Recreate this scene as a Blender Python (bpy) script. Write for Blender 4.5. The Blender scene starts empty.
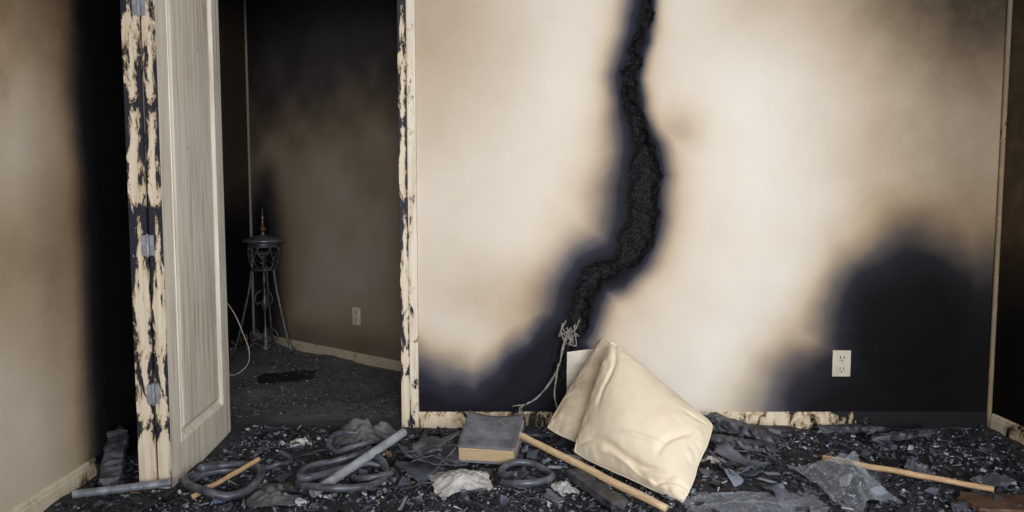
import bpy, math, random
import numpy as np
import bmesh
from mathutils import Vector, Matrix, Quaternion
random.seed(7); rng=np.random.default_rng(7)
scene=bpy.context.scene
try:
    scene.view_settings.view_transform='Standard'
    scene.view_settings.look='None'
except Exception: pass

# ------------------------------------------------------------ helpers
def new_mesh(name, verts, faces, mat=None, attrs=None, smooth=False, col=None, parent=None):
    me=bpy.data.meshes.new(name)
    me.from_pydata([tuple(map(float,v)) for v in verts],[],[tuple(map(int,f)) for f in faces])
    if attrs:
        for k,a in attrs.items():
            at=me.attributes.new(k,'FLOAT','POINT'); at.data.foreach_set('value',np.asarray(a,dtype=np.float32))
    if col is not None:
        at=me.attributes.new('Col','FLOAT_COLOR','POINT'); at.data.foreach_set('color',np.asarray(col,dtype=np.float32).ravel())
    if smooth: me.polygons.foreach_set('use_smooth',[True]*len(me.polygons))
    me.update()
    ob=bpy.data.objects.new(name,me); scene.collection.objects.link(ob)
    if mat: me.materials.append(mat)
    if parent: ob.parent=parent
    return ob
def empty(name):
    e=bpy.data.objects.new(name,None); scene.collection.objects.link(e); return e
_tab=rng.random((256,256))
def vnoise(x,y):
    xi=np.floor(x).astype(int); yi=np.floor(y).astype(int); fx=x-xi; fy=y-yi
    fx=fx*fx*(3-2*fx); fy=fy*fy*(3-2*fy)
    g=lambda a,b:_tab[a%256,b%256]
    return (g(xi,yi)*(1-fx)+g(xi+1,yi)*fx)*(1-fy)+(g(xi,yi+1)*(1-fx)+g(xi+1,yi+1)*fx)*fy
def fbm(x,y,o=4,s=1.0,off=0.0):
    t=0;a=1;n=0
    for i in range(o):
        t=t+a*vnoise(x*s+17.3*i+off,y*s+9.1*i+off*1.7); n+=a; a*=.5; s*=2.03
    return t/n
def sst(a,b,x):
    t=np.clip((x-a)/(b-a),0,1); return t*t*(3-2*t)
def box(name,lo,hi,mat,bev=0.0,parent=None,rot=None,seg=2):
    lo=Vector(lo);hi=Vector(hi);c=(lo+hi)/2;h=(hi-lo)/2
    bm=bmesh.new(); bmesh.ops.create_cube(bm,size=1)
    for v in bm.verts: v.co=Vector((v.co.x*2*h.x,v.co.y*2*h.y,v.co.z*2*h.z))
    if bev>0: bmesh.ops.bevel(bm,geom=bm.edges[:],offset=bev,segments=seg,affect='EDGES',profile=.6)
    me=bpy.data.meshes.new(name); bm.to_mesh(me); bm.free()
    if mat: me.materials.append(mat)
    ob=bpy.data.objects.new(name,me); scene.collection.objects.link(ob)
    ob.location=c
    if rot: ob.rotation_euler=rot
    if parent: ob.parent=parent
    return ob
def tube_geo(pts,rad,seg=10,closed=False,sub=6,caps=True,flat=1.0):
    P=[Vector(p) for p in pts]
    R=rad if isinstance(rad,(list,tuple)) else [rad]*len(P)
    Q=[];RR=[]
    n=len(P)
    if n==2 and sub>1: 
        for i in range(sub+1): Q.append(P[0].lerp(P[1],i/sub)); RR.append(R[0]+(R[1]-R[0])*i/sub)
    else:
        m=n if closed else n-1
        for i in range(m):
            if closed: a,b,c,d=P[(i-1)%n],P[i],P[(i+1)%n],P[(i+2)%n]; r0,r1=R[i],R[(i+1)%n]
            else: a,b,c,d=P[max(i-1,0)],P[i],P[i+1],P[min(i+2,n-1)]; r0,r1=R[i],R[i+1]
            for k in range(sub):
                t=k/sub
                Q.append(.5*((2*b)+(-a+c)*t+(2*a-5*b+4*c-d)*t*t+(-a+3*b-3*c+d)*t**3)); RR.append(r0+(r1-r0)*t)
        if not closed: Q.append(P[-1]); RR.append(R[-1])
    V=[];F=[]; m=len(Q); up=None
    for i in range(m):
        if closed: t=(Q[(i+1)%m]-Q[i-1])
        else: t=Q[min(i+1,m-1)]-Q[max(i-1,0)]
        t.normalize()
        if up is None:
            up=Vector((0,0,1)) if abs(t.z)<.9 else Vector((1,0,0))
        s=t.cross(up).normalized(); up=s.cross(t).normalized()
        for k in range(seg):
            a=2*math.pi*k/seg
            V.append(Q[i]+s*math.cos(a)*RR[i]+up*math.sin(a)*RR[i]*flat)
    for i in range(m if closed else m-1):
        j=(i+1)%m
        for k in range(seg):
            l=(k+1)%seg; F.append((i*seg+k,i*seg+l,j*seg+l,j*seg+k))
    if caps and not closed:
        F.append(tuple(range(seg-1,-1,-1))); F.append(tuple((m-1)*seg+k for k in range(seg)))
    return V,F
def join_geo(parts):
    V=[];F=[]
    for v,f in parts:
        o=len(V); V+=list(v); F+=[tuple(i+o for i in q) for q in f]
    return V,F
def tube(name,pts,rad,mat,parent=None,**k):
    V,F=tube_geo(pts,rad,**k); return new_mesh(name,V,F,mat,smooth=True,parent=parent)
def lathe_geo(prof,c,seg=24):
    V=[];F=[];c=Vector(c)
    for r,z in prof:
        for k in range(seg):
            a=2*math.pi*k/seg; V.append(c+Vector((r*math.cos(a),r*math.sin(a),z)))
    for i in range(len(prof)-1):
        for k in range(seg):
            l=(k+1)%seg; F.append((i*seg+k,i*seg+l,(i+1)*seg+l,(i+1)*seg+k))
    return V,F

# ------------------------------------------------------------ materials
class M:
    def __init__(s,name):
        s.m=bpy.data.materials.new(name); s.m.use_nodes=True; s.t=s.m.node_tree; s.n=s.t.nodes; s.l=s.t.links
        s.b=s.n['Principled BSDF']; s.tc=s.n.new('ShaderNodeTexCoord'); s.c=s.tc.outputs['Object']
    def noise(s,scale,detail=4,rough=.6,stretch=None,dist=0):
        n=s.n.new('ShaderNodeTexNoise'); n.inputs['Scale'].default_value=scale; n.inputs['Detail'].default_value=detail
        n.inputs['Roughness'].default_value=rough; n.inputs['Distortion'].default_value=dist
        src=s.c
        if stretch:
            mp=s.n.new('ShaderNodeMapping'); mp.inputs['Scale'].default_value=stretch; s.l.new(src,mp.inputs[0]); src=mp.outputs[0]
        s.l.new(src,n.inputs['Vector']); return n.outputs['Fac']
    def attr(s,name,col=False):
        a=s.n.new('ShaderNodeAttribute'); a.attribute_name=name; return a.outputs['Color' if col else 'Fac']
    def math(s,op,a,b=0,c=None,clamp=False):
        n=s.n.new('ShaderNodeMath'); n.operation=op; n.use_clamp=clamp
        for i,v in enumerate((a,b,c)):
            if v is None: continue
            if isinstance(v,(int,float)): n.inputs[i].default_value=v
            else: s.l.new(v,n.inputs[i])
        return n.outputs[0]
    def ramp(s,f,stops,interp='LINEAR'):
        r=s.n.new('ShaderNodeValToRGB'); r.color_ramp.interpolation=interp; e=r.color_ramp.elements
        while len(e)<len(stops): e.new(.5)
        for i,(p,c) in enumerate(stops):
            e[i].position=p; e[i].color=(c,c,c,1) if isinstance(c,(int,float)) else (*c,1)
        s.l.new(f,r.inputs[0]); return r.outputs[0]
    def mix(s,f,a,b,mode='MIX'):
        n=s.n.new('ShaderNodeMix'); n.data_type='RGBA'; n.blend_type=mode
        for i,v in ((0,f),(6,a),(7,b)):
            if isinstance(v,(int,float)): n.inputs[i].default_value=v
            elif isinstance(v,tuple): n.inputs[i].default_value=(*v,1)
            else: s.l.new(v,n.inputs[i])
        return n.outputs[2]
    def col(s,c):
        if isinstance(c,tuple): s.b.inputs['Base Color'].default_value=(*c,1)
        else: s.l.new(c,s.b.inputs['Base Color'])
    def bump(s,h,st=.3,d=.01):
        b=s.n.new('ShaderNodeBump'); b.inputs['Strength'].default_value=st; b.inputs['Distance'].default_value=d
        s.l.new(h,b.inputs['Height']); s.l.new(b.outputs[0],s.b.inputs['Normal'])
    def r(s,v,spec=None,metal=None):
        if isinstance(v,(int,float)): s.b.inputs['Roughness'].default_value=v
        else: s.l.new(v,s.b.inputs['Roughness'])
        if spec is not None: s.b.inputs['Specular IOR Level'].default_value=spec
        if metal is not None: s.b.inputs['Metallic'].default_value=metal

def wall_mat(name,plaster):
    m=M(name)
    n1=m.noise(2.2,6,.6); n2=m.noise(26,5,.7); n3=m.noise(90,3,.6); n4=m.noise(5,7,.7)
    pl=m.mix(m.ramp(n1,[(.35,0.0),(.7,1.0)]),plaster,tuple(c*k for c,k in zip(plaster,(.94,.92,.89))))
    brown=m.attr('brown'); soot=m.attr('soot'); char=m.attr('char')
    bf=m.math('ADD',brown,m.math('MULTIPLY',m.math('SUBTRACT',n4,.5),m.math('MULTIPLY',brown,.38)),clamp=True)
    c=m.mix(1.0,pl,m.ramp(bf,[(0,(1,1,1)),(.35,(.68,.60,.50)),(.7,(.30,.245,.185)),(1,(.08,.062,.046))]),'MULTIPLY')
    sf=m.math('ADD',soot,m.math('MULTIPLY',m.math('SUBTRACT',n2,.5),m.math('MULTIPLY',soot,.10)),clamp=True)
    c=m.mix(1.0,c,m.ramp(sf,[(0,(1,1,1)),(.15,(.88,.83,.75)),(.32,(.56,.51,.46)),(.52,(.22,.22,.26)),(.74,(.040,.048,.088)),(1,(.006,.006,.012))]),'MULTIPLY')
    fl=m.ramp(m.noise(14,6,.75),[(.70,0.0),(.715,1.0)])
    c=m.mix(m.math('MULTIPLY',fl,.10),c,tuple(min(1,k*1.1) for k in plaster))
    cc=m.mix(m.ramp(m.noise(60,6,.8),[(.4,0.0),(.75,1.0)]),(.003,.003,.005),(.040,.034,.036))
    c=m.mix(char,c,cc); m.col(c)
    h=m.math('ADD',m.math('MULTIPLY',n3,.35),m.math('MULTIPLY',n2,.5))
    h=m.math('ADD',h,m.math('MULTIPLY',m.math('MULTIPLY',m.noise(45,6,.8),char),5.0))
    m.bump(h,.4,.006); m.r(m.math('SUBTRACT',.85,m.math('MULTIPLY',char,.3)),.2); return m.m
mat_wall=wall_mat('sooty_plaster',(.83,.79,.74))
mat_wall_l=wall_mat('sooty_plaster_warm',(.76,.695,.60))
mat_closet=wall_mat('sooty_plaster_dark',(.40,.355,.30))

def paint_mat(name,base,charlo,charhi,streak=.5,useattr=False,nsc=6,st_=(1.8,1.8,.8),edge=0.0,chc=((.008,.010,.022),(.035,.037,.055))):
    m=M(name)
    st=m.noise(5,5,.6,(9,9,.5)); n=m.noise(nsc,8,.72,st_,.4); n2=m.noise(40,4,.7); big=m.noise(1.6,3,.5)
    c=m.mix(m.math('MULTIPLY',m.ramp(st,[(.42,0.0),(.72,streak)]),m.ramp(big,[(.35,.3),(.65,1.0)])),base,(.40,.25,.12))
    cf=n
    if useattr: cf=m.math('ADD',n,m.math('MULTIPLY',m.attr('soot'),.6))
    if edge:
        sp=m.n.new('ShaderNodeSeparateXYZ'); m.l.new(m.tc.outputs['Generated'],sp.inputs[0])
        ed=m.math('ABSOLUTE',m.math('SUBTRACT',sp.outputs[0],.5))
        cf=m.math('ADD',cf,m.math('MULTIPLY',m.math('SUBTRACT',ed,.28),edge))
        cf=m.math('ADD',cf,m.math('MULTIPLY',m.math('SUBTRACT',m.noise(2.3,2,.5),.5),.45))
        cf=m.math('ADD',cf,m.math('MULTIPLY',m.math('SUBTRACT',sp.outputs[2],.5),.10))
    c=m.mix(m.ramp(cf,[(charlo-.05,0.0),(charlo,.7)]),c,(.42,.29,.15))
    ch=m.ramp(cf,[(charlo,0.0),(charhi,1.0)])
    c=m.mix(ch,c,m.mix(n2,*chc))
    m.col(c); m.bump(m.math('SUBTRACT',m.math('MULTIPLY',n2,.3),ch),.6,.004); m.r(.6,.3); return m.m
mat_edge=paint_mat('peeling_paint_charred',(.78,.70,.57),.495,.51,streak=.8,nsc=10,st_=(1.8,1.8,.6),edge=.27)
mat_leaf=paint_mat('peeling_paint_door_face',(.90,.85,.75),.70,.73,streak=1.0)
mat_casing=paint_mat('peeling_paint_casing',(.80,.73,.62),.585,.60,streak=.8,nsc=9)
mat_trim=paint_mat('grimy_trim_paint',(.20,.165,.125),.60,.64,streak=.6)
mat_base=paint_mat('baseboard_paint',(.74,.66,.52),.66,.72,streak=.6,useattr=True,chc=((.004,.004,.006),(.012,.012,.016)))

def simple(name,c1,c2,scale=20,rough=.7,bump=.3,bd=.004,spec=.4,metal=0,stretch=None,lo=.35,hi=.65):
    m=M(name); n=m.noise(scale,6,.65,stretch)
    m.col(m.mix(m.ramp(n,[(lo,0.0),(hi,1.0)]),c1,c2)); m.bump(n,bump,bd); m.r(rough,spec,metal); return m.m
mat_iron=simple('blackened_iron',(.035,.038,.046),(.15,.155,.18),30,.42,.2,spec=.6,metal=.4)
mat_lid=simple('sooty_tin',(.30,.31,.34),(.12,.125,.14),20,.35,.2,spec=.6,metal=.6)
mat_copper=simple('tarnished_copper',(.30,.17,.11),(.12,.08,.06),30,.4,.1,metal=.7)
mat_hose=simple('scorched_rubber',(.020,.023,.034),(.13,.14,.18),22,.38,.3,spec=.6)
mat_cable=simple('black_cable',(.008,.009,.014),(.05,.055,.075),30,.35,.2,spec=.6)
mat_pillow=simple('cream_linen',(.82,.73,.58),(.74,.64,.48),5,.9,.10,.004,.1,lo=.42,hi=.9)
mat_pillow2=simple('stained_linen',(.62,.54,.43),(.40,.33,.25),6,.9,.2,.004,.1)
mat_wood=simple('pale_wood',(.74,.58,.38),(.48,.33,.19),16,.55,.25,.002,.3,stretch=(1,8,8))
mat_wood2=simple('worn_wood',(.60,.43,.25),(.34,.21,.11),16,.55,.25,.002,.3,stretch=(1,8,8))
mat_charwood=simple('charcoal_wood',(.008,.008,.012),(.09,.095,.125),22,.45,.9,.012,.7)
mat_brass=simple('brass_tip',(.75,.50,.18),(.40,.25,.08),30,.4,.1,metal=.7)
mat_paper=simple('ash_grey_paper',(.66,.66,.64),(.34,.34,.35),14,.85,.2,spec=.1)
mat_greycloth=simple('ashy_fabric',(.20,.205,.22),(.07,.074,.085),12,.8,.4,spec=.2)
mat_white=simple('off_white_card',(.76,.72,.64),(.5,.46,.40),9,.85,.2,spec=.1)
mat_cloth=simple('burnt_cloth',(.022,.025,.036),(.14,.15,.19),10,.55,.5,.006,.6)
mat_metal=simple('dull_steel',(.50,.55,.65),(.20,.22,.28),18,.35,.2,metal=.5)
mat_pvc=simple('grey_pipe',(.38,.41,.46),(.18,.19,.22),14,.5,.3)
mat_cover=simple('scorched_book_cover',(.085,.093,.12),(.21,.22,.26),12,.6,.4,.004)
mat_pages=simple('browned_pages',(.66,.52,.34),(.38,.27,.16),8,.9,.6,.004,.1,stretch=(1,1,60))
mat_plate=simple('ivory_plastic',(.66,.61,.52),(.52,.46,.37),9,.4,.05)
mat_slot=simple('slot_black',(.01,.01,.01),(.03,.03,.03),9,.5)
mat_cord=simple('frayed_cord_fibre',(.40,.37,.34),(.12,.115,.12),40,.9,.4)
mat_cord2=simple('pale_cord',(.50,.46,.40),(.28,.25,.22),40,.8,.3)
mat_rub=simple('dark_rubber_mat',(.006,.006,.008),(.014,.014,.018),12,.6)
mat_ceil=simple('sooty_ceiling',(.5,.46,.40),(.3,.27,.22),2,.9)
mat_brd=simple('scorched_brown_board',(.05,.025,.016),(.12,.07,.045),12,.6)
m=M('clear_plastic_film'); n=m.noise(7,5); m.col((.62,.70,.82)); m.r(.10,1.0)
lw=m.n.new('ShaderNodeLayerWeight'); lw.inputs[0].default_value=.3
m.l.new(m.math('ADD',.09,m.math('MULTIPLY',lw.outputs['Facing'],.42),clamp=True),m.b.inputs['Alpha']); m.bump(n,.8,.03); mat_film=m.m
m=M('charred_debris'); n=m.noise(60,4,.7); m.col(m.mix(n,m.attr('Col',True),m.mix(1.0,m.attr('Col',True),(.4,.4,.45),'MULTIPLY')))
m.r(.5,.6); m.bump(n,.6,.004); mat_deb=m.m
def floor_mat(name,k):
    m=M(name)
    n1=m.noise(5,6,.7); n2=m.noise(45,8,.8); n3=m.noise(130,5,.8)
    c=m.mix(m.ramp(n1,[(.35,0.0),(.7,1.0)]),(.012*k,.012*k,.018*k),(.05*k,.052*k,.066*k))
    c=m.mix(m.ramp(n2,[(.50,0.0),(.70,.8)]),c,(.13*k,.135*k,.165*k))
    c=m.mix(m.ramp(n3,[(.60,0.0),(.66,.8)]),c,(.30*k,.31*k,.34*k))
    c=m.mix(m.attr('soot'),c,m.mix(n2,(.08,.08,.084),(.30,.30,.30)))
    m.col(c)
    m.bump(m.math('ADD',n2,m.math('MULTIPLY',n3,.5)),1.0,.02); m.r(.6,.4); return m.m
mat_floor=floor_mat('ash_floor',1.15)

# ------------------------------------------------------------ grid wall
def grid_wall(name,O,U,V,L,H,res,fn,mat,back=.12):
    nu=int(L/res)+1; nv=int(H/res)+1
    u=np.linspace(0,L,nu); v=np.linspace(0,H,nv); uu,vv=np.meshgrid(u,v)
    soot,brown,char,disp=fn(uu,vv)
    O=np.array(O,float);U=np.array(U,float);V=np.array([0,0,1.0]); N=np.cross(U,V)
    P=O+uu[...,None]*U+vv[...,None]*V+disp[...,None]*N
    P=P.reshape(-1,3)
    i=np.arange(nv-1)[:,None]*nu+np.arange(nu-1)[None,:]
    F=np.stack([i,i+1,i+nu+1,i+nu],-1).reshape(-1,4)
    k=len(P)
    ex=[O,O+U*L,O+U*L+V*H,O+V*H]; ex=ex+[e-N*back for e in ex]
    P=np.vstack([P,np.array(ex)])
    F=F.tolist()+[[k+4,k+7,k+6,k+5],[k,k+4,k+5,k+1],[k+1,k+5,k+6,k+2],[k+2,k+6,k+7,k+3],[k+3,k+7,k+4,k]]
    z=np.zeros(8)
    return new_mesh(name,P,F,mat,attrs={'soot':np.append(soot.ravel(),z),'brown':np.append(brown.ravel(),z),'char':np.append(char.ravel(),z)})

WY=3.75; RX=2.50; LX=-1.80; H=2.6; CH=3.3
crack=[(.66,2.62,.020),(.666,2.20,.022),(.646,2.005,.028),(.590,1.806,.030),(.612,1.63,.040),(.672,1.48,.062),(.680,1.328,.085),(.668,1.123,.088),(.620,.942,.084),(.55,.86,.066),(.43,.82,.070),(.365,.71,.082),(.341,.554,.072),(.275,.42,.045),(.225,.26,.022)]
def poly_dist(X,Z,pts):
    best=np.full(X.shape,9.0); W=np.zeros(X.shape); side=np.zeros(X.shape)
    for (x0,z0,w0),(x1,z1,w1) in zip(pts[:-1],pts[1:]):
        dx,dz=x1-x0,z1-z0; t=np.clip(((X-x0)*dx+(Z-z0)*dz)/(dx*dx+dz*dz),0,1)
        cx=x0+t*dx; cz=z0+t*dz; d=np.hypot(X-cx,Z-cz); w=w0+(w1-w0)*t
        mm=d-w<best-W; best=np.where(mm,d,best); W=np.where(mm,w,W); side=np.where(mm,X-cx,side)
    return best,W,side
def gauss(X,Z,cx,cz,rx,rz,p=2.0):
    r=np.sqrt(((X-cx)/rx)**2+((Z-cz)/rz)**2); return np.exp(-r**p)
X0=-.485
def main_fn(uu,Z):
    X=uu+X0
    wx=(fbm(X,Z,3,4)-.5)*.12; wz=(fbm(X,Z,3,4,33)-.5)*.12
    d,w,side=poly_dist(X+wx*.35+(fbm(X,Z,5,14,5)-.5)*.13,Z+(fbm(X,Z,5,14,9)-.5)*.13,crack)
    ds,ws,sides=poly_dist(X+wx*.5,Z+wz*.5,crack)
    e=np.clip(ds-ws*.6,0,None)
    sd=sst(-.06,.06,sides)
    hw=(.190*(1-sd)+.100*sd)*(.52+.48*sst(1.75,1.2,Z))
    s=.98*np.exp(-(e/hw)**1.5)
    Xw=X+wx; Zw=Z+wz
    hx=np.interp(Xw,[-.5,-.35,-.2,-.05,.06,.16,.25,.36,.5,.62],[.40,.31,.28,.36,.48,.64,.74,.62,.25,-.2])
    s=np.maximum(s,sst(-.24,.19,hx-Zw)*.95)
    bl=lambda cx,cz,rx,rz,lo,hi,k: k*sst(lo,hi,1-np.sqrt(((Xw-cx)/rx)**2+((Zw-cz)/rz)**2))
    s=np.maximum(s,bl(2.06,.45,.42,.52,-.75,.5,.98))
    s=np.maximum(s,bl(1.98,.08,.62,.42,-.75,.5,.97))
    s=np.maximum(s,bl(2.42,.3,.35,.75,-.5,.8,.88))
    s=np.maximum(s,.24*gauss(Xw,Zw,.84,1.58,.15,.10))
    s=np.clip(s+.25*sst(.10,.02,Z)*fbm(X,Z,3,20),0,1)
    b=.56*sst(1.20,2.4,Xw+.22*(fbm(X,Z,3,2,4)-.5))+.26*sst(1.5,2.5,Xw)*sst(1.5,2.3,Zw)
    b+=.30*sst(.75,1.3,X)*sst(1.65,2.35,Zw)  # top band browned to put the vignette's darkening into the wall colour
    b+=.28*sst(.4,-.45,X)*sst(.9,2.3,Z)+.08*fbm(X,Z,4,3,8)+.10*sst(.5,-.4,X)
    b+=.22*gauss(Xw,Zw,.05,.68,.40,.22)
    b+=.28*gauss(X,Z,.65,1.3,.32,.9)
    b+=.22*sst(1.1,1.7,Xw)*sst(.9,.3,Zw)
    ch=sst(.004,-.008,d-w*.8)
    n=fbm(X,Z,5,45,2)
    ridg=np.abs(fbm(X,Z,4,38,12)-.5)*2
    deep=sst(0,-.05,d-w*.8)
    disp=-ch*(.010+.022*n)-deep*.030+sst(.022,0,np.abs(d-w*.85))*.014*(fbm(X,Z,3,40,3))+ch*.016*ridg
    return s,np.clip(b,0,1),ch,disp
grid_wall('wall_back',(X0,WY,0),(1,0,0),None,RX-X0,H,.0065,main_fn,mat_wall)

def left_fn(uu,Z):
    Y=uu-1.8
    w=(fbm(Y,Z,4,3)-.5)*.25
    s=.97*sst(2.86,3.22,Y+w*.35)
    s=np.maximum(s,.3*gauss(Y,Z,2.60,1.75,.16,.30)*fbm(Y,Z,4,8)*1.6)
    b=.18+.30*fbm(Y,Z,5,2.5,7)+.36*sst(1.45,2.2,Z+w)+.14*sst(2.65,2.9,Y)-.30*gauss(Y,Z,2.68,1.42,.22,.28)-.24*sst(.9,.3,Z)+.15*gauss(Y,Z,2.6,1.0,.3,.25)  # paler foot puts the wall's lit lower part into its colour
    return s,np.clip(b,0,1),0*s,(fbm(Y,Z,3,6)-.5)*.004
grid_wall('wall_left',(LX,-1.8,0),(0,1,0),None,WY+1.8+.12,H,.02,left_fn,mat_wall_l)
def right_fn(uu,Z):
    Y=WY-uu; n=fbm(Y,Z,4,4)
    s=.9*sst(1.3,.3,Z+.3*(n-.5))*sst(2.4,3.2,Y)
    b=.62+.45*n+.2*sst(2.8,3.6,Y)
    return s,np.clip(b,0,1),0*s,0*s
grid_wall('wall_right',(RX,WY,0),(0,-1,0),None,WY+1.8,H,.03,right_fn,mat_wall_l)
def stub_fn(uu,Z): return .8+0*Z,.5+0*Z,0*Z,0*Z
OX0=-1.55; OX1=-.575; OH=2.36
grid_wall('wall_beside_door',(LX,WY,0),(1,0,0),None,OX0-LX,H,.03,stub_fn,mat_wall)
grid_wall('wall_above_door',(OX0,WY,OH),(1,0,0),None,X0-OX0,H-OH,.03,stub_fn,mat_wall)
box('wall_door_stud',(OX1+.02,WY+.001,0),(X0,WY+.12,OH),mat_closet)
A=Vector((-2.2,6.15,0)); B=Vector((-.3,4.64,0)); D=(B-A); LAB=D.length; D.normalize()
def cl_fn(u,Z):
    n=fbm(u,Z,4,3,3)
    s=.80*np.exp(-((u-.18)/.32)**2)*sst(1.75,.95,Z+.4*(n-.5))
    s=np.maximum(s,.66*sst(1.1,2.5,Z+.5*(n-.5)))
    s=np.maximum(s,.5*sst(1.6,2.2,u))
    s=np.maximum(s,.35*sst(.45,.1,Z))
    b=.08+.28*n
    return s,np.clip(b,0,1),0*s,0*s
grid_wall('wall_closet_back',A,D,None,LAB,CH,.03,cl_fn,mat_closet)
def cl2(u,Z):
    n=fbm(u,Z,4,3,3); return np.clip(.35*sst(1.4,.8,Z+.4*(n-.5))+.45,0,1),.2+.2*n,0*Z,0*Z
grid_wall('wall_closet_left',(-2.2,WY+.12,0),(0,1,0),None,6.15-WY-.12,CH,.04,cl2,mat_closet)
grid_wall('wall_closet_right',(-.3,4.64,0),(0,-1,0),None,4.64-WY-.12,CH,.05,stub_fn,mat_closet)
box('wall_closet_front_upper',(-2.2,WY+.0,H+.1),(-.3,WY+.12,CH),mat_closet)
box('ceiling',(LX-.15,-1.95,H),(RX+.15,WY+.12,H+.1),mat_ceil)
box('ceiling_closet',(-2.35,WY,CH),(-.2,6.4,CH+.1),mat_ceil)
rear=empty('wall_front')
wx0,wx1,wz0,wz1=-.5,2.1,.85,2.35
box('panel_left',(LX,-1.92,0),(wx0,-1.8,H),mat_ceil,parent=rear); box('panel_right',(wx1,-1.92,0),(RX,-1.8,H),mat_ceil,parent=rear)
box('panel_sill',(wx0,-1.92,0),(wx1,-1.8,wz0),mat_ceil,parent=rear); box('panel_head',(wx0,-1.92,wz1),(wx1,-1.8,H),mat_ceil,parent=rear)
win=empty('window_1')
for nm,a,b in (('frame_left',(wx0,-1.9,wz0),(wx0+.05,-1.82,wz1)),('frame_right',(wx1-.05,-1.9,wz0),(wx1,-1.82,wz1)),('frame_sill',(wx0+.05,-1.9,wz0),(wx1-.05,-1.82,wz0+.05)),('frame_head',(wx0+.05,-1.9,wz1-.05),(wx1-.05,-1.82,wz1)),('mullion',(.78,-1.89,wz0+.05),(.82,-1.83,wz1-.05))):
    box(nm,a,b,mat_casing,parent=win,bev=.005)
side_frame=empty('side_light_frame')   # added frame dressing the side fill light; the wall has no opening
for nm,a,b in (('frame_a',(RX-.04,.10,.95),(RX,.17,2.30)),('frame_b',(RX-.04,1.63,.95),(RX,1.70,2.30)),('sill',(RX-.09,.08,.90),(RX,1.72,.95)),('head',(RX-.04,.10,2.30),(RX,1.70,2.37)),('mullion',(RX-.035,.88,.95),(RX-.02,.92,2.30))):
    box(nm,a,b,mat_casing,parent=side_frame,bev=.004)

# ------------------------------------------------------------ floor
fx=np.arange(-2.3,RX+.06,.02); fy=np.concatenate([np.arange(-1.9,2.2,.1),np.arange(2.2,6.4,.02)])
gx,gy=np.meshgrid(fx,fy)
def floor_h(x,y):
    x=np.asarray(x,float); y=np.asarray(y,float)
    return .003+.022*sst(.35,.8,fbm(x,y,4,3,1))+.010*fbm(x,y,3,18,2)*sst(1.8,2.4,y)
gz=floor_h(gx,gy)
P=np.stack([gx,gy,gz],-1).reshape(-1,3); nu=len(fx); nv=len(fy)
i=np.arange(nv-1)[:,None]*nu+np.arange(nu-1)[None,:]
new_mesh('floor',P,np.stack([i,i+1,i+nu+1,i+nu],-1).reshape(-1,4),mat_floor,smooth=True,attrs={'soot':(.9*sst(3.6,4.0,gy)).ravel()})  # here the soot mask only blends the closet floor to paler grey
fh=lambda x,y: float(floor_h(x,y))

# ------------------------------------------------------------ baseboards
def baseboard(name,p0,p1,nrm,fn,h=.095,th=.016,mat=mat_base):
    p0=Vector(p0);p1=Vector(p1);n=Vector(nrm).normalized();L=(p1-p0).length;k=max(2,int(L/.02))
    prof=[(0,0),(th,0),(th,h*.72),(th*.75,h*.78),(th*.75,h*.86),(th*.35,h*.95),(th*.2,h),(0,h)]
    V=[];F=[];S=[]
    for a in range(k+1):
        t=a/k;q=p0.lerp(p1,t)
        for (o,z) in prof: V.append(q+n*(o+.001)+Vector((0,0,z))); S.append(fn(q,z))
    m_=len(prof)
    for a in range(k):
        for b in range(m_):
            c=(b+1)%m_; F.append((a*m_+b,a*m_+c,(a+1)*m_+c,(a+1)*m_+b))
    F.append(tuple(range(m_))); F.append(tuple(k*m_+b for b in range(m_-1,-1,-1)))
    return new_mesh(name,V,F,mat,attrs={'soot':S})
def bb(q,z): return float(np.interp(q.x,[-.5,-.3,.0,.25,.6,1.5,1.85,2.4],[.20,.16,.26,.35,.1,.16,.5,.7]))
baseboard('baseboard_back',(X0,WY,0),(RX-.02,WY,0),(0,-1,0),bb)
baseboard('baseboard_left',(LX,-1.7,0),(LX,WY-.02,0),(1,0,0),lambda q,z: .6*float(sst(2.9,3.2,q.y)))
baseboard('baseboard_right',(RX,-1.7,0),(RX,WY-.03,0),(-1,0,0),lambda q,z:.16)
nB=Vector((D.y,-D.x,0))
baseboard('baseboard_closet_back',A+D*.02,B-D*.03,nB,lambda q,z:.12,h=.08,mat=paint_mat('closet_baseboard_paint',(.50,.43,.33),.66,.72,streak=.6,useattr=True))
baseboard('baseboard_closet_left',(-2.2,WY+.15,0),(-2.2,6.1,0),(1,0,0),lambda q,z:.4)
tube('trim_corner',[(RX-.012,WY-.012,.02),(RX-.012,WY-.012,H-.005)],.012,mat_trim,seg=12,sub=40)
tube('trim_closet_corner',[(-2.185,6.12,.02),(-2.185,6.12,CH-.005)],.011,mat_closet,seg=8,sub=4)

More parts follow.
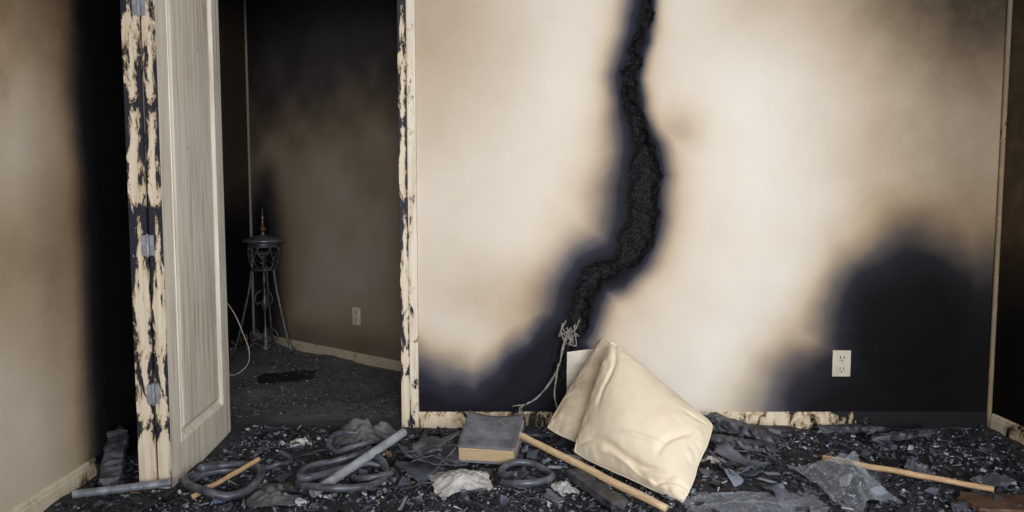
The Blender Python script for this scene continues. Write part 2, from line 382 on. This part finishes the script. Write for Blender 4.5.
# ------------------------------------------------------------ door frame
fr=empty('door_frame')
box('casing_right',(OX1,WY-.018,0),(OX1+.045,WY+.0,OH+.05),mat_edge,.003,fr)
box('casing_right_bead',(OX1+.045,WY-.026,0),(X0+.0,WY+.0,OH+.09),mat_casing,.006,fr)
box('jamb_right',(OX1,WY+.0,0),(OX1+.02,WY+.12,OH),mat_edge,0,fr)
box('casing_left',(OX0-.09,WY-.018,0),(OX0,WY,OH+.09),mat_edge,.004,fr)
box('jamb_left',(OX0,WY,0),(OX0+.018,WY+.12,OH),mat_edge,0,fr)
box('casing_head',(OX0,WY-.018,OH),(OX1,WY,OH+.09),mat_casing,.004,fr)
door=empty('door_1')
def leaf(name,xn,xf,th,yn,yf,z0,z1,mat):
    V=[];F=[]
    L=yf-yn
    T_=z1-z0; pans=((.17,T_-.15),)
    def prof(y,z):
        for (a,b) in pans:
            e=min(min(y-.11,L-.11-y),min(z-a,b-z))
            if e>0:
                if e<.0155: return -.018*e/.0151+.004
                if e<.031: return -.018
                if e<.056: return -.018+.014*(e-.03)/.025
                return -.004
        return 0
    offs=(0,.001,.015,.03,.055)
    zs=sorted(set([0,T_]+[a+o for a,_ in pans for o in offs]+[b-o for _,b in pans for o in offs]))
    ys=sorted(set([0,L]+[.11+o for o in offs]+[L-.11-o for o in offs]))
    ny=len(ys)
    for s in (0,1):
        for z in zs:
            for y in ys:
                x=xn+(xf-xn)*y/L; d=prof(y,z)
                V.append((x+d if s==0 else x-th-d, yn+y, z0+z))
    N=ny*len(zs)
    for a in range(len(zs)-1):
        for b in range(ny-1):
            q=(a*ny+b,a*ny+b+1,(a+1)*ny+b+1,(a+1)*ny+b); F.append(q); F.append(tuple(N+i for i in q[::-1]))
    T=len(zs)-1
    for a in range(T):
        for b in (0,ny-1): F.append((a*ny+b,(a+1)*ny+b,N+(a+1)*ny+b,N+a*ny+b))
    for b in range(ny-1):
        for a in (0,T): F.append((a*ny+b,a*ny+b+1,N+a*ny+b+1,N+a*ny+b))
    return new_mesh(name,V,F,mat,parent=door)
DY0,DY1=2.90,3.68; DZ0=.012; DZ1=2.36
leaf('leaf_inner',-1.385,-1.446,.052,DY0,DY1,DZ0,DZ1,mat_leaf)
leaf('leaf_outer',-1.447,-1.508,.052,DY0,DY1,DZ0,DZ1,mat_edge)
box('edge_strip_inner',(-1.437,DY0-.006,DZ0),(-1.385,DY0,DZ1),mat_edge,.001,door)
box('edge_strip_outer',(-1.512,DY0-.014,DZ0),(-1.444,DY0,DZ1),mat_edge,.002,door)
for z in (.42,1.02,1.95):
    tube('hinge_barrel',[(-1.4415,DY0-.014,z-.045),(-1.4415,DY0-.014,z+.045)],.006,mat_pvc,parent=door,seg=10,sub=4)
    box('hinge_leaf_a',(-1.436,DY0-.010,z-.04),(-1.419,DY0-.0062,z+.04),mat_pvc,.001,door)
    box('hinge_leaf_b',(-1.465,DY0-.018,z-.04),(-1.447,DY0-.0142,z+.04),mat_pvc,.001,door)

# ------------------------------------------------------------ outlets
def outlet(name,c,xdir,n,w,h):
    e=empty(name); e.location=c
    xd=Vector(xdir).normalized()
    e.rotation_euler=(0,0,math.atan2(xd.y,xd.x))
    box('plate',(-w/2,-.007,-h/2),(w/2,0,h/2),mat_plate,.003,e)
    for s in (-1,1):
        box('receptacle',(-w*.24,-.010,s*h*.21-h*.14),(w*.24,-.006,s*h*.21+h*.14),mat_plate,.003,e)
        for t in (-1,1): box('slot',(t*w*.1-.002,-.0112,s*h*.21-.004),(t*w*.1+.002,-.0098,s*h*.21+.012),mat_slot,0,e)
        box('ground_hole',(-.003,-.0112,s*h*.21-.016),(.003,-.0098,s*h*.21-.010),mat_slot,.0005,e)
    box('screw',(-.003,-.0085,-.003),(.003,-.0065,.003),mat_metal,.001,e)
outlet('wall_outlet',(1.712,WY-.001,.352),(1,0,0),(0,-1,0),.095,.138)
oc=A+D*((-1.135+2.2)/ (D.x)) ; outlet('wall_outlet',(oc.x+nB.x*.002,oc.y+nB.y*.002,.352),D,nB,.085,.13)

# ------------------------------------------------------------ iron stand
st=empty('iron_plant_stand'); sx,sy=-1.93,5.66
parts=[]
for k in range(3):
    a=math.radians((-18,95,205)[k])
    ca,sa=math.cos(a),math.sin(a)
    q=lambda r,z:(sx+ca*r,sy+sa*r,z)
    parts.append(tube_geo([q(.09,.66),q(.11,.52),q(.145,.36),q(.185,.19),q(.235,.03)],.010,8))
    parts.append(tube_geo([q(.235,.03),q(.255,.03),q(.262,.045),q(.25,.06),q(.24,.05)],.008,8))
    parts.append(tube_geo([q(.02,.13),q(.07,.19),q(.11,.16),q(.10,.11),q(.07,.12),q(.08,.145)],.006,8))
    parts.append(tube_geo([q(.02,.50),q(.06,.47),q(.07,.42),q(.05,.39),q(.03,.41)],.005,8))
    parts.append(tube_geo([q(.02,.05),q(.08,.085),q(.12,.06),q(.15,.03)],.007,8))
new_mesh('legs_and_scrolls',*join_geo(parts),mat_iron,smooth=True,parent=st)
parts=[]
def ring(r,z,t): return tube_geo([(sx+r*math.cos(i*math.pi/8),sy+r*math.sin(i*math.pi/8),z) for i in range(16)],t,8,closed=True,sub=3)
for r,z,t in ((.115,.84,.006),(.108,.79,.004),(.09,.66,.006)): parts.append(ring(r,z,t))
for i in range(8):
    a=2*math.pi*i/8;b=a+.30
    p=lambda r,z,a:(sx+r*math.cos(a),sy+r*math.sin(a),z)
    parts.append(tube_geo([p(.115,.84,a),p(.122,.79,a),p(.104,.72,b),p(.09,.66,a)],.004,6))
    parts.append(tube_geo([p(.108,.79,a),p(.11,.75,b),p(.10,.71,b),p(.10,.73,a)],.0035,6))
new_mesh('basket',*join_geo(parts),mat_iron,smooth=True,parent=st)
new_mesh('lid',*lathe_geo([(.0,.87),(.12,.87),(.150,.875),(.158,.885),(.15,.893),(.10,.910),(.05,.922),(.018,.93)],(sx,sy,0)),mat_lid,smooth=True,parent=st)
new_mesh('finial',*lathe_geo([(.018,.93),(.014,.955),(.026,.97),(.026,.98),(.010,.995),(.009,1.05),(.015,1.065),(.007,1.08),(.004,1.13),(0,1.14)],(sx,sy,0)),mat_copper,smooth=True,parent=st)
new_mesh('pan',*lathe_geo([(.0,.83),(.10,.83),(.112,.845),(.118,.87),(.10,.87)],(sx,sy,0)),mat_iron,smooth=True,parent=st)
new_mesh('column',*lathe_geo([(0,.8),(.007,.8),(.007,.62),(.016,.58),(.007,.54),(.007,.46),(.022,.42),(.028,.38),(.012,.34),(.007,.30),(.007,.20),(.02,.17),(.03,.12),(.02,.08),(.04,.05),(.045,.03),(0,.025)],(sx,sy,0)),mat_iron,smooth=True,parent=st)

tube('dangling_cord',[(-1.531,3.88,.66),(-1.49,3.90,.58),(-1.46,3.93,.47),(-1.44,3.95,.38),(-1.455,3.97,.30),(-1.52,3.98,.24),(-1.60,3.99,.23)],.0028,mat_cord2,seg=6)

# ------------------------------------------------------------ pillows
def pillow(name,BL,BR,TR,TL,Hh,mat,seed,n=96,pinch=.03,folds=(),pw=.62,pe=2.2):
    BL,BR,TR,TL=map(lambda a:np.array(a,float),(BL,BR,TR,TL))
    t=np.linspace(0,1,n); t=.5-.5*np.cos(np.pi*t); u,v=np.meshgrid(t,t)
    c=lambda a:4*a*(1-a)
    au,av=2*u-1,2*v-1
    k=1-.06*(np.abs(au)*np.abs(av))**3.5
    uu=.5+au*.5*k*(1-pinch*c(v)); vv=.5+av*.5*k*(1-pinch*c(u))
    uu=uu+.018*(fbm(v*0+u,v,3,4,seed)-.5); vv=vv+.018*(fbm(u,v,3,4,seed+4)-.5)
    Pm=(BL*((1-uu)*(1-vv))[...,None]+BR*(uu*(1-vv))[...,None]+TR*(uu*vv)[...,None]+TL*((1-uu)*vv)[...,None])
    N=np.cross((BR-BL)+(TR-TL),(TL-BL)+(TR-BR)); N/=np.linalg.norm(N)
    b=np.clip((1-np.abs(au)**pe)*(1-np.abs(av)**pe),0,1)**pw
    edge=np.minimum(np.minimum(u,1-u),np.minimum(v,1-v))
    out=[]
    for s in (1,-1):
        big=(fbm(u,v,2,2.2,seed+5*s)-.5)*.03
        fine=(fbm(u+.3*v,v-.2*u,3,7,seed+7*s)-.5)*.010
        r=Hh*b+(big+fine)*b
        for (u0,v0,ang,wd,am,ln) in folds:
            ca,sa=math.cos(ang),math.sin(ang)
            a_=(u-u0)*ca+(v-v0)*sa; p_=-(u-u0)*sa+(v-v0)*ca+.03*np.sin(a_*9)
            r=r+am*np.exp(-(p_/wd)**2)*sst(ln,ln*.3,np.abs(a_))*b**.5
        g=(fbm(u,v,2,14,seed+2)-.5)*.030*np.exp(-edge/.08)*sst(0,.02,edge)
        out.append(Pm+((s*(r+g))[...,None])*N)
    V=np.vstack([o.reshape(-1,3) for o in out]); V[:,2]=np.maximum(V[:,2],.014)
    i=np.arange(n-1)[:,None]*n+np.arange(n-1)[None,:]
    F=np.stack([i,i+1,i+n+1,i+n],-1).reshape(-1,4); F2=F[:,::-1]+n*n
    ob=new_mesh(name,V,np.vstack([F,F2]),mat,smooth=True)
    bm=bmesh.new(); bm.from_mesh(ob.data); bmesh.ops.remove_doubles(bm,verts=bm.verts,dist=.0003)
    bm.to_mesh(ob.data); bm.free()
    ring=[Pm[0,j] for j in range(0,n,4)]+[Pm[j,-1] for j in range(0,n,4)]+[Pm[-1,j] for j in range(n-1,0,-4)]+[Pm[j,0] for j in range(n-1,0,-4)]
    ring=[(p[0],p[1],max(p[2],.018)) for p in ring]
    rr=[]
    for p in ring:
        if not rr or (Vector(p)-Vector(rr[-1])).length>.008: rr.append(p)
    sv,sf=tube_geo(rr,.0035,6,closed=True,sub=2)
    new_mesh('piping',sv,sf,mat,smooth=True,parent=ob)
    return ob
pillow('pillow',(.262,3.19,.070),(.665,2.73,.025),(.885,3.10,.225),(.470,3.47,.545),.125,mat_pillow,3,
  folds=((.45,.12,.04,.018,-.026,.5),(.55,.05,.0,.014,.014,.5),(.82,.5,1.35,.020,-.016,.35),(.14,.6,1.7,.018,-.014,.3),(.9,.12,.75,.014,-.018,.18),(.82,.08,1.1,.012,-.014,.14),(.1,.1,.8,.02,-.014,.16),(.1,.9,2.3,.02,-.012,.16),(.9,.88,.75,.02,-.014,.18),(.6,.3,.5,.02,.010,.25)))
pillow('pillow',(.150,3.36,.125),(.48,3.14,.04),(.74,3.53,.20),(.462,3.66,.520),.06,mat_pillow2,11)

# ------------------------------------------------------------ crumpled sheets
def crumple(name,c,sx_,sy_,h,mat,seed,rot=0,n=40,sharp=1.0,tilt=0,lift=.0,round_=.5,fr=2.2,smooth=False,th=.003):
    t=np.linspace(-1,1,n); u,v=np.meshgrid(t,t)
    r=fbm(u,v,3,2,seed)-.5
    x=u*sx_/2*(1+.35*(fbm(u,v,3,1.7,seed+3)-.5)*2*np.abs(v)); y=v*sy_/2*(1+.5*(fbm(u,v,3,1.7,seed+9)-.5)*2*np.abs(u))
    rd=np.abs(fbm(u,v,3,fr,seed+20)-.5)*4*sharp
    env=np.clip(1-(u*u+v*v)*round_,.10,1)
    z=h*(env*.55+env*rd*.6)+.01*r
    ca,sa=math.cos(rot),math.sin(rot)
    X=c[0]+ca*x-sa*y; Y=c[1]+sa*x+ca*y
    Z=floor_h(X,Y)+.004+z*np.clip(env,0,1)+tilt*(v+1)*.5+lift
    P=np.stack([X,Y,Z],-1).reshape(-1,3)
    i=np.arange(n-1)[:,None]*n+np.arange(n-1)[None,:]
    ob=new_mesh(name,P,np.stack([i,i+1,i+n+1,i+n],-1).reshape(-1,4),mat,smooth=smooth)
    if th: ob.modifiers.new('thickness','SOLIDIFY').thickness=th
    return ob
def flaps_geo(c,R,h,seed,count,size):
    r=np.random.default_rng(seed); V=[];F=[]
    for k in range(count):
        n=12; t=np.linspace(-.5,.5,n); u,v=np.meshgrid(t,t)
        w=size*r.uniform(.6,1.1); l=size*r.uniform(.7,1.4)
        ed=1+.35*(fbm(u+k,v,3,3.5,seed+k)-.5)*2*np.maximum(np.abs(u),np.abs(v))*2
        x=u*w*ed; y=v*l*ed
        cv=r.uniform(-1.5,1.5)*size*.6; fa=r.uniform(0,3.14)
        q=u*math.cos(fa)+v*math.sin(fa)
        z=cv*(q**2-.08)+.10*size*np.abs(fbm(u+k,v,3,3.2,seed+3*k)-.5)*2+r.uniform(.1,.35)*size*np.maximum(q-.15,0)
        tilt=r.uniform(-.7,.7); az=r.uniform(0,6.28)
        P=np.stack([x,y*math.cos(tilt)-z*math.sin(tilt),y*math.sin(tilt)+z*math.cos(tilt)],-1).reshape(-1,3)
        ca,sa=math.cos(az),math.sin(az)
        P=np.stack([P[:,0]*ca-P[:,1]*sa,P[:,0]*sa+P[:,1]*ca,P[:,2]],-1)
        rr=R*math.sqrt(r.random())*.8; a=r.uniform(0,6.28)
        P[:,0]+=c[0]+rr*math.cos(a); P[:,1]+=c[1]+rr*math.sin(a)
        P[:,2]+= .012+ h*(1-rr/R)*(k/count) - min(0,P[:,2].min())*.9
        P[:,2]=np.maximum(P[:,2],floor_h(P[:,0],P[:,1])+.002)
        o=len(V); V+=P.tolist()
        i=(np.arange(n-1)[:,None]*n+np.arange(n-1)[None,:]); F+=(np.stack([i,i+1,i+n+1,i+n],-1).reshape(-1,4)+o).tolist()
    return V,F
def flaps(name,c,R,h,mat,seed,count,size):
    ob=new_mesh(name,*flaps_geo(c,R,h,seed,count,size),mat,smooth=True); ob.modifiers.new('thickness','SOLIDIFY').thickness=.004; return ob
flaps('burnt_cloth_heap',(-.36,3.17),.09,.10,mat_cloth,2,9,.20)
flaps('burnt_cloth_heap',(.05,2.97),.05,.03,mat_cloth,14,5,.09)
flaps('burnt_cloth_heap',(1.00,3.12),.14,.03,mat_cloth,31,6,.13)
flaps('burnt_cloth_heap',(.03,3.55),.10,.03,mat_cloth,37,5,.13)
crumple('ashy_rag',(-.72,3.52),.30,.22,.09,mat_greycloth,8,rot=.1,fr=1.7,smooth=True)
crumple('ashy_rag',(-.96,2.84),.20,.22,.04,mat_greycloth,12,rot=.5,fr=2.2,smooth=True)
crumple('ashy_rag',(.80,3.42),.13,.20,.06,mat_greycloth,19,rot=.6,fr=2.0,smooth=True)
V=[];F=[]; r0=np.random.default_rng(90)
for k in range(60):
    cx,cy=r0.uniform(-1.7,2.35),r0.uniform(2.5,3.5)
    if -1.62<cx<-1.30 and cy>2.75: continue
    if .2<cx<.95 and cy>2.7: continue
    if -.27<cx<.05 and 3.05<cy<3.5: continue
    if -.95<cx<-.42 and 2.7<cy<3.15: continue
    if -1.35<cx<-1.0 and 2.7<cy<3.08: continue
    v_,f_=flaps_geo((cx,cy),.05,.01,100+k,2,r0.uniform(.03,.085)); o=len(V); V+=v_; F+=[[i+o for i in q] for q in f_]
sc=new_mesh('burnt_scraps',V,F,mat_cloth); sc.modifiers.new('thickness','SOLIDIFY').thickness=.003
crumple('crumpled_paper',(-.215,2.96),.24,.22,.045,mat_paper,5,rot=.2,tilt=.02,fr=1.6)
crumple('paper_scrap',(.215,2.92),.09,.10,.02,mat_paper,25,rot=.5)
crumple('paper_scrap',(-1.02,3.45),.10,.10,.02,mat_paper,27,rot=.2)
crumple('paper_scrap',(.90,3.22),.07,.10,.03,mat_paper,29,rot=.6)
crumple('plastic_sheet',(.93,2.75),.56,.24,.035,mat_film,17,rot=.05,fr=3,smooth=True,th=0)
crumple('plastic_bag',(1.36,2.92),.26,.38,.15,mat_film,19,rot=.15,tilt=.03,fr=1.5,smooth=True,th=0,round_=.6)
crumple('burnt_mat',(-1.50,4.80),.36,.26,.012,mat_rub,41,rot=.3,sharp=.3,round_=.1)

cd=new_mesh('card_sheet',[(.28,3.70,.14),(.47,3.70,.13),(.47,3.725,.44),(.285,3.73,.415),(.38,3.69,.3)],[(0,1,4),(1,2,4),(2,3,4),(3,0,4)],mat_white)
cd.modifiers.new('t','SOLIDIFY').thickness=.004

parts=[]
random.seed(4)
def jit(p,a): return tuple(p[i]+random.uniform(-a,a) for i in range(3))
trunk=[(.29,3.70,.54),(.26,3.68,.45),(.235,3.67,.36),(.19,3.66,.27),(.13,3.64,.20),(.07,3.63,.17)]
for k in range(3): parts.append(tube_geo([jit(p,.007) for p in trunk],.0028,5,sub=4))
parts.append(tube_geo([(.235,3.66,.37),(.225,3.65,.30),(.215,3.64,.22),(.23,3.62,.15),(.27,3.6,.10)],.004,6))
for k in range(14):
    c0=(.285+random.uniform(-.03,.03),3.69+random.uniform(-.02,.01),.52+random.uniform(-.04,.04))
    parts.append(tube_geo([c0,jit(c0,.03),jit(c0,.035),jit(c0,.045)],.003,5,sub=4))
for k in range(4):
    parts.append(tube_geo([(.07,3.63,.17),jit((.05,3.62,.16),.02),jit((.02,3.60,.15),.03)],.0025,5,sub=3))
new_mesh('frayed_cord',*join_geo(parts),mat_cord,smooth=True)

# ------------------------------------------------------------ book
bk=empty('book'); bk.location=(-.115,3.12,.050); bk.rotation_euler=(math.radians(10),math.radians(1),math.radians(-8))
bw,bd_,bh=.26,.30,.070
box('page_block',(-bw/2+.008,.006,.005),(bw/2-.008,bd_-.008,bh-.005),mat_pages,.004,bk)
def cover(name,z0,bow,seed):
    n=14;t=np.linspace(0,1,n);u,v=np.meshgrid(t,t)
    X=-bw/2+u*bw;Y=v*bd_;Z=z0+bow*(u-.5)**2*4*v+.012*(fbm(u,v,3,3,seed)-.5)*v
    P=np.stack([X,Y,Z],-1).reshape(-1,3);i=np.arange(n-1)[:,None]*n+np.arange(n-1)[None,:]
    o=new_mesh(name,P,np.stack([i,i+1,i+n+1,i+n],-1).reshape(-1,4),mat_cover,smooth=True,parent=bk)
    o.modifiers.new('t','SOLIDIFY').thickness=.005
cover('cover_top',bh+.004,.026,3); cover('cover_bottom',.003,0,5)
sp_=tube('spine',[(-bw/2,bd_,0.0),(0,bd_+.006,0.0),(bw/2,bd_,0.0)],.02,mat_cover,parent=bk,sub=4)
sp_.location.z=bh/2; sp_.scale.z=1.5

# ------------------------------------------------------------ hoses and cables
def coil(name,cx,cy,r,turns,rad,seed,tail=None,mat=mat_hose,squash=1.0):
    random.seed(seed); pts=[]; n=int(turns*10); ph=random.uniform(0,6)
    for i in range(n+1):
        a=ph+2*math.pi*i/10; rr=r*(1+.07*math.sin(i*.55+seed)+random.uniform(-.03,.03))-.02*i/10
        x=cx+rr*math.cos(a); y=cy+rr*math.sin(a)*squash
        pts.append((x,y,fh(x,y)+rad+.012+.026*i/10+.012*math.sin(i*1.3+seed)+.01))
    if tail: pts+=tail
    return tube(name,pts,rad,mat,sub=6,seg=12)
coil('rubber_hose',-.69,2.93,.19,1.5,.015,1,tail=[(-.62,3.12,.07),(-.72,3.25,.06)])
coil('rubber_hose',-.58,2.97,.10,1.1,.012,2)
coil('rubber_hose',-1.17,2.88,.155,1.25,.016,3,tail=[(-1.24,3.05,.07),(-1.32,2.90,.055)])
coil('rubber_hose',.05,2.96,.115,1.1,.014,5)
coil('rubber_hose',-.73,3.33,.14,1.2,.014,6)
coil('rubber_hose',-1.05,3.14,.09,.8,.010,9)
parts=[]; r1=np.random.default_rng(5)
for (cx,cy,a0) in ((-1.0,3.2,.3),(-.6,3.25,2.0),(-.45,2.85,.8),(-.1,2.85,2.6),(.15,3.25,1.0),(1.15,3.05,.5),(1.6,3.2,2.2),(-1.1,3.45,1.5),(1.75,3.0,.2),(-1.2,3.2,2.7)):
    a=a0; x,y=cx,cy; pts=[]
    for k in range(8):
        pts.append((x,y,fh(x,y)+.020+.012*r1.random())); a+=r1.uniform(-.7,.9); x+=.055*math.cos(a); y=min(y+.055*math.sin(a),3.6)
    parts.append(tube_geo(pts,.0055,8,sub=5))
new_mesh('burnt_electrical_cables',*join_geo(parts),mat_cable,smooth=True)

# ------------------------------------------------------------ pipes, sticks, planks
def pipe(name,p0,p1,r,mat):
    V,F=tube_geo([p0,p1],r,14,sub=10,caps=False)
    v2,f2=tube_geo([p0,p1],r*.72,14,sub=10,caps=False)
    o=len(V); n=len(V)
    F+= [tuple(reversed([i+o for i in q])) for q in f2]; V+=v2
    for k in range(14):
        l=(k+1)%14; F.append((k,l,o+l,o+k)); F.append((n-14+l,n-14+k,o+n-14+k,o+n-14+l))
    return new_mesh(name,V,F,mat)
pipe('grey_pipe',(-.78,2.78,.055),(-.49,3.24,.15),.019,mat_pvc)
pipe('metal_pipe',(-1.71,2.77,.055),(-1.36,2.84,.075),.016,mat_metal)
def stick(name,p0,p1,r,mat,tip=None,seed=0):
    random.seed(seed)
    P0=Vector(p0);P1=Vector(p1);L=(P1-P0).length
    V,F=tube_geo([(0,0,0)]+[(L*i/7,random.uniform(-.002,.002),random.uniform(-.002,.002)) for i in range(1,7)]+[(L,0,0)],[r*random.uniform(.93,1.05) for _ in range(8)],10,sub=3)
    ob=new_mesh(name,V,F,mat,smooth=True)
    ob.location=P0; ob.rotation_mode='QUATERNION'; ob.rotation_quaternion=(P1-P0).to_track_quat('X','Z')
    if tip:
        v,f=lathe_geo([(0,-.004),(r*.9,-.004),(r*1.12,.0),(r*1.12,.035),(r*.95,.04),(r*1.1,.046),(r*1.1,.055)],(0,0,0),14)
        v=[Vector((a.z,a.x,a.y)) for a in v]
        new_mesh('ferrule',v,f,tip,smooth=True,parent=ob)
    return ob
stick('broom_handle',(-.045,3.33,.150),(.58,2.66,.045),.0155,mat_wood,mat_brass,1)
stick('wooden_stick',(1.34,3.08,.090),(1.91,2.82,.055),.012,mat_wood2,None,2)
stick('wooden_stick',(-1.23,2.73,.06),(-1.07,3.02,.105),.010,mat_wood2,None,3)
def plank(name,p0,p1,w,t,mat,seed=0,jag=.012,roll=0):
    random.seed(seed);P0=Vector(p0);P1=Vector(p1);L=(P1-P0).length;n=16
    V=[];F=[]
    for i in range(n+1):
        x=L*i/n; k=1 if 0<i<n else .6
        for (a,b) in ((-1,-1),(0,-1.1),(1,-1),(1.05,0),(1,1),(0,1.1),(-1,1),(-1.05,0)):
            V.append(Vector((x+(random.uniform(-.03,.03) if i in(0,n) else 0),a*w/2*k+random.uniform(-jag,jag)*.5,b*t/2*k+random.uniform(-jag,jag)*.35)))
    for i in range(n):
        for k in range(8):
            l=(k+1)%8; F.append((i*8+k,(i+1)*8+k,(i+1)*8+l,i*8+l))
    F.append(tuple(range(8)));F.append(tuple(n*8+k for k in range(7,-1,-1)))
    ob=new_mesh(name,V,F,mat); ob.location=P0; ob.rotation_mode='QUATERNION'
    ob.rotation_quaternion=(P1-P0).to_track_quat('X','Z')@Quaternion((1,0,0),roll); return ob
plank('charred_plank',(.25,3.04,.050),(.42,2.66,.045),.07,.03,mat_charwood,1,.005)
plank('charred_plank',(.98,3.56,.13),(1.27,3.34,.07),.055,.035,mat_charwood,2)
plank('charred_plank',(.97,3.42,.06),(1.22,3.30,.05),.05,.035,mat_charwood,3)
plank('charred_plank',(1.02,3.64,.06),(1.35,3.54,.05),.05,.04,mat_charwood,4)
plank('charred_plank',(-1.62,2.86,.05),(-1.70,3.10,.20),.075,.05,mat_charwood,5)
plank('charred_board',(1.75,2.76,.03),(2.15,2.70,.03),.16,.02,mat_brd,6,.006)
plank('charred_plank',(1.75,3.45,.05),(2.1,3.55,.06),.04,.03,mat_charwood,7)
plank('charred_plank',(1.55,3.64,.04),(1.9,3.64,.04),.04,.03,mat_charwood,9)

# ------------------------------------------------------------ debris field
def debris_geo(N,area,smin,smax,seed,pal,powr=2.5,avoid=None):
    r=np.random.default_rng(seed)
    x=r.uniform(area[0],area[1],N); y=r.uniform(area[2],area[3],N)
    keep=fbm(x,y,3,2.2,seed)>r.uniform(.15,.62,N)
    if avoid is not None: keep&=avoid(x,y)
    x=x[keep];y=y[keep];N=len(x)
    s=smin+(smax-smin)*r.random(N)**powr
    kind=r.integers(0,3,N)
    dims=np.where((kind==0)[:,None],np.stack([s,s*.75,s*.12],-1),np.where((kind==1)[:,None],np.stack([s*.7,s*.55,s*.4],-1),np.stack([s*1.5,s*.2,s*.15],-1)))
    base=np.array([[a,b,c] for c in(-1,1) for b in(-1,1) for a in(-1,1)],float)*.5
    V=base[None]*(1+r.uniform(-.55,.35,(N,8,3)))*dims[:,None,:]
    az=r.uniform(0,6.28,N); ti=r.normal(0,.35,N); tj=r.normal(0,.35,N)
    def R(ax,a):
        c,s_=np.cos(a),np.sin(a);M_=np.zeros((N,3,3));i,j=[(1,2),(2,0),(0,1)][ax];M_[:,ax,ax]=1;M_[:,i,i]=c;M_[:,j,j]=c;M_[:,i,j]=-s_;M_[:,j,i]=s_;return M_
    Rm=R(2,az)@R(0,ti)@R(1,tj)
    V=np.einsum('nij,nkj->nki',Rm,V)
    z=floor_h(x,y)+s*.12+r.random(N)*.010
    V+=np.stack([x,y,z],-1)[:,None,:]
    f=np.array([[0,2,3,1],[4,5,7,6],[0,1,5,4],[2,6,7,3],[0,4,6,2],[1,3,7,5]])
    F=(f[None]+8*np.arange(N)[:,None,None]).reshape(-1,4)
    pc=np.array([p[0] for p in pal]);pw=np.array([p[1] for p in pal],float);pw/=pw.sum()
    ci=r.choice(len(pal),N,p=pw); c=pc[ci]*r.uniform(.6,1.3,(N,1))
    c=np.concatenate([c,np.ones((N,1))],1); return V.reshape(-1,3),F,np.repeat(c,8,0)
def debris(name,gs):
    V=[];F=[];C=[];o=0
    for v,f,c in gs: V.append(v);F.append(f+o);C.append(c);o+=len(v)
    return new_mesh(name,np.vstack(V),np.vstack(F),mat_deb,col=np.vstack(C))
pal=[((.008,.008,.012),8),((.03,.034,.05),7),((.12,.135,.18),5.5),((.27,.30,.37),3),((.66,.69,.74),1.8),((.30,.2,.12),.2),((.22,.09,.03),.08),((.10,.15,.27),.3)]  # blue-grey and pale tones put cool glints into the debris colour
nodoor=lambda x,y: ~((x>-1.58)&(x<-1.32)&(y>2.78)&(y<3.7))
debris('charred_rubble',[
 debris_geo(1300,(LX+.08,RX-.08,2.3,WY-.09),.02,.08,1,pal,2.8,nodoor),
 debris_geo(38000,(LX+.05,RX-.05,2.25,WY-.05),.004,.024,2,pal,1.7,lambda x,y: ~((x>-1.53)&(x<-1.37)&(y>2.86)&(y<3.7)))])
inside=lambda x,y:(y<6.15-.796*(x+2.2)-.12)
palc=[((.04,.04,.044),6),((.13,.13,.136),6),((.26,.26,.27),3),((.48,.48,.49),.6)]
debris('closet_ash',[debris_geo(12000,(-2.10,-.40,WY+.15,6.0),.004,.018,3,palc,2.5,inside)])

# ------------------------------------------------------------ light
def area(name,loc,target,sx_,sy_,power,col,spread=180):
    l=bpy.data.lights.new(name,'AREA'); l.shape='RECTANGLE'; l.size=sx_; l.size_y=sy_; l.energy=power; l.color=col; l.spread=math.radians(spread)
    o=bpy.data.objects.new(name,l); scene.collection.objects.link(o); o.location=loc
    o.rotation_euler=(Vector(target)-Vector(loc)).to_track_quat('-Z','Y').to_euler(); return o
area('window_daylight',(.8,-1.78,1.6),(.60,3.75,1.12),2.5,1.4,64,(1,.985,.965),92)
area('side_fill_light',(RX-.03,.90,1.62),(RX-1.03,.90+.75,1.45),1.4,1.3,46,(.94,.97,1),150)  # added side light for directional shading, no window behind it
w=bpy.data.worlds.new('World'); scene.world=w; w.use_nodes=True
w.node_tree.nodes['Background'].inputs[0].default_value=(.75,.85,1,1); w.node_tree.nodes['Background'].inputs[1].default_value=1.0

cam=bpy.data.cameras.new('Camera'); cam.lens=25.7; cam.sensor_width=36; cam.clip_start=.05
co=bpy.data.objects.new('Camera',cam); scene.collection.objects.link(co); co.location=(0,0,1.2); co.rotation_euler=(math.radians(90-4.4),0,0)
scene.camera=co
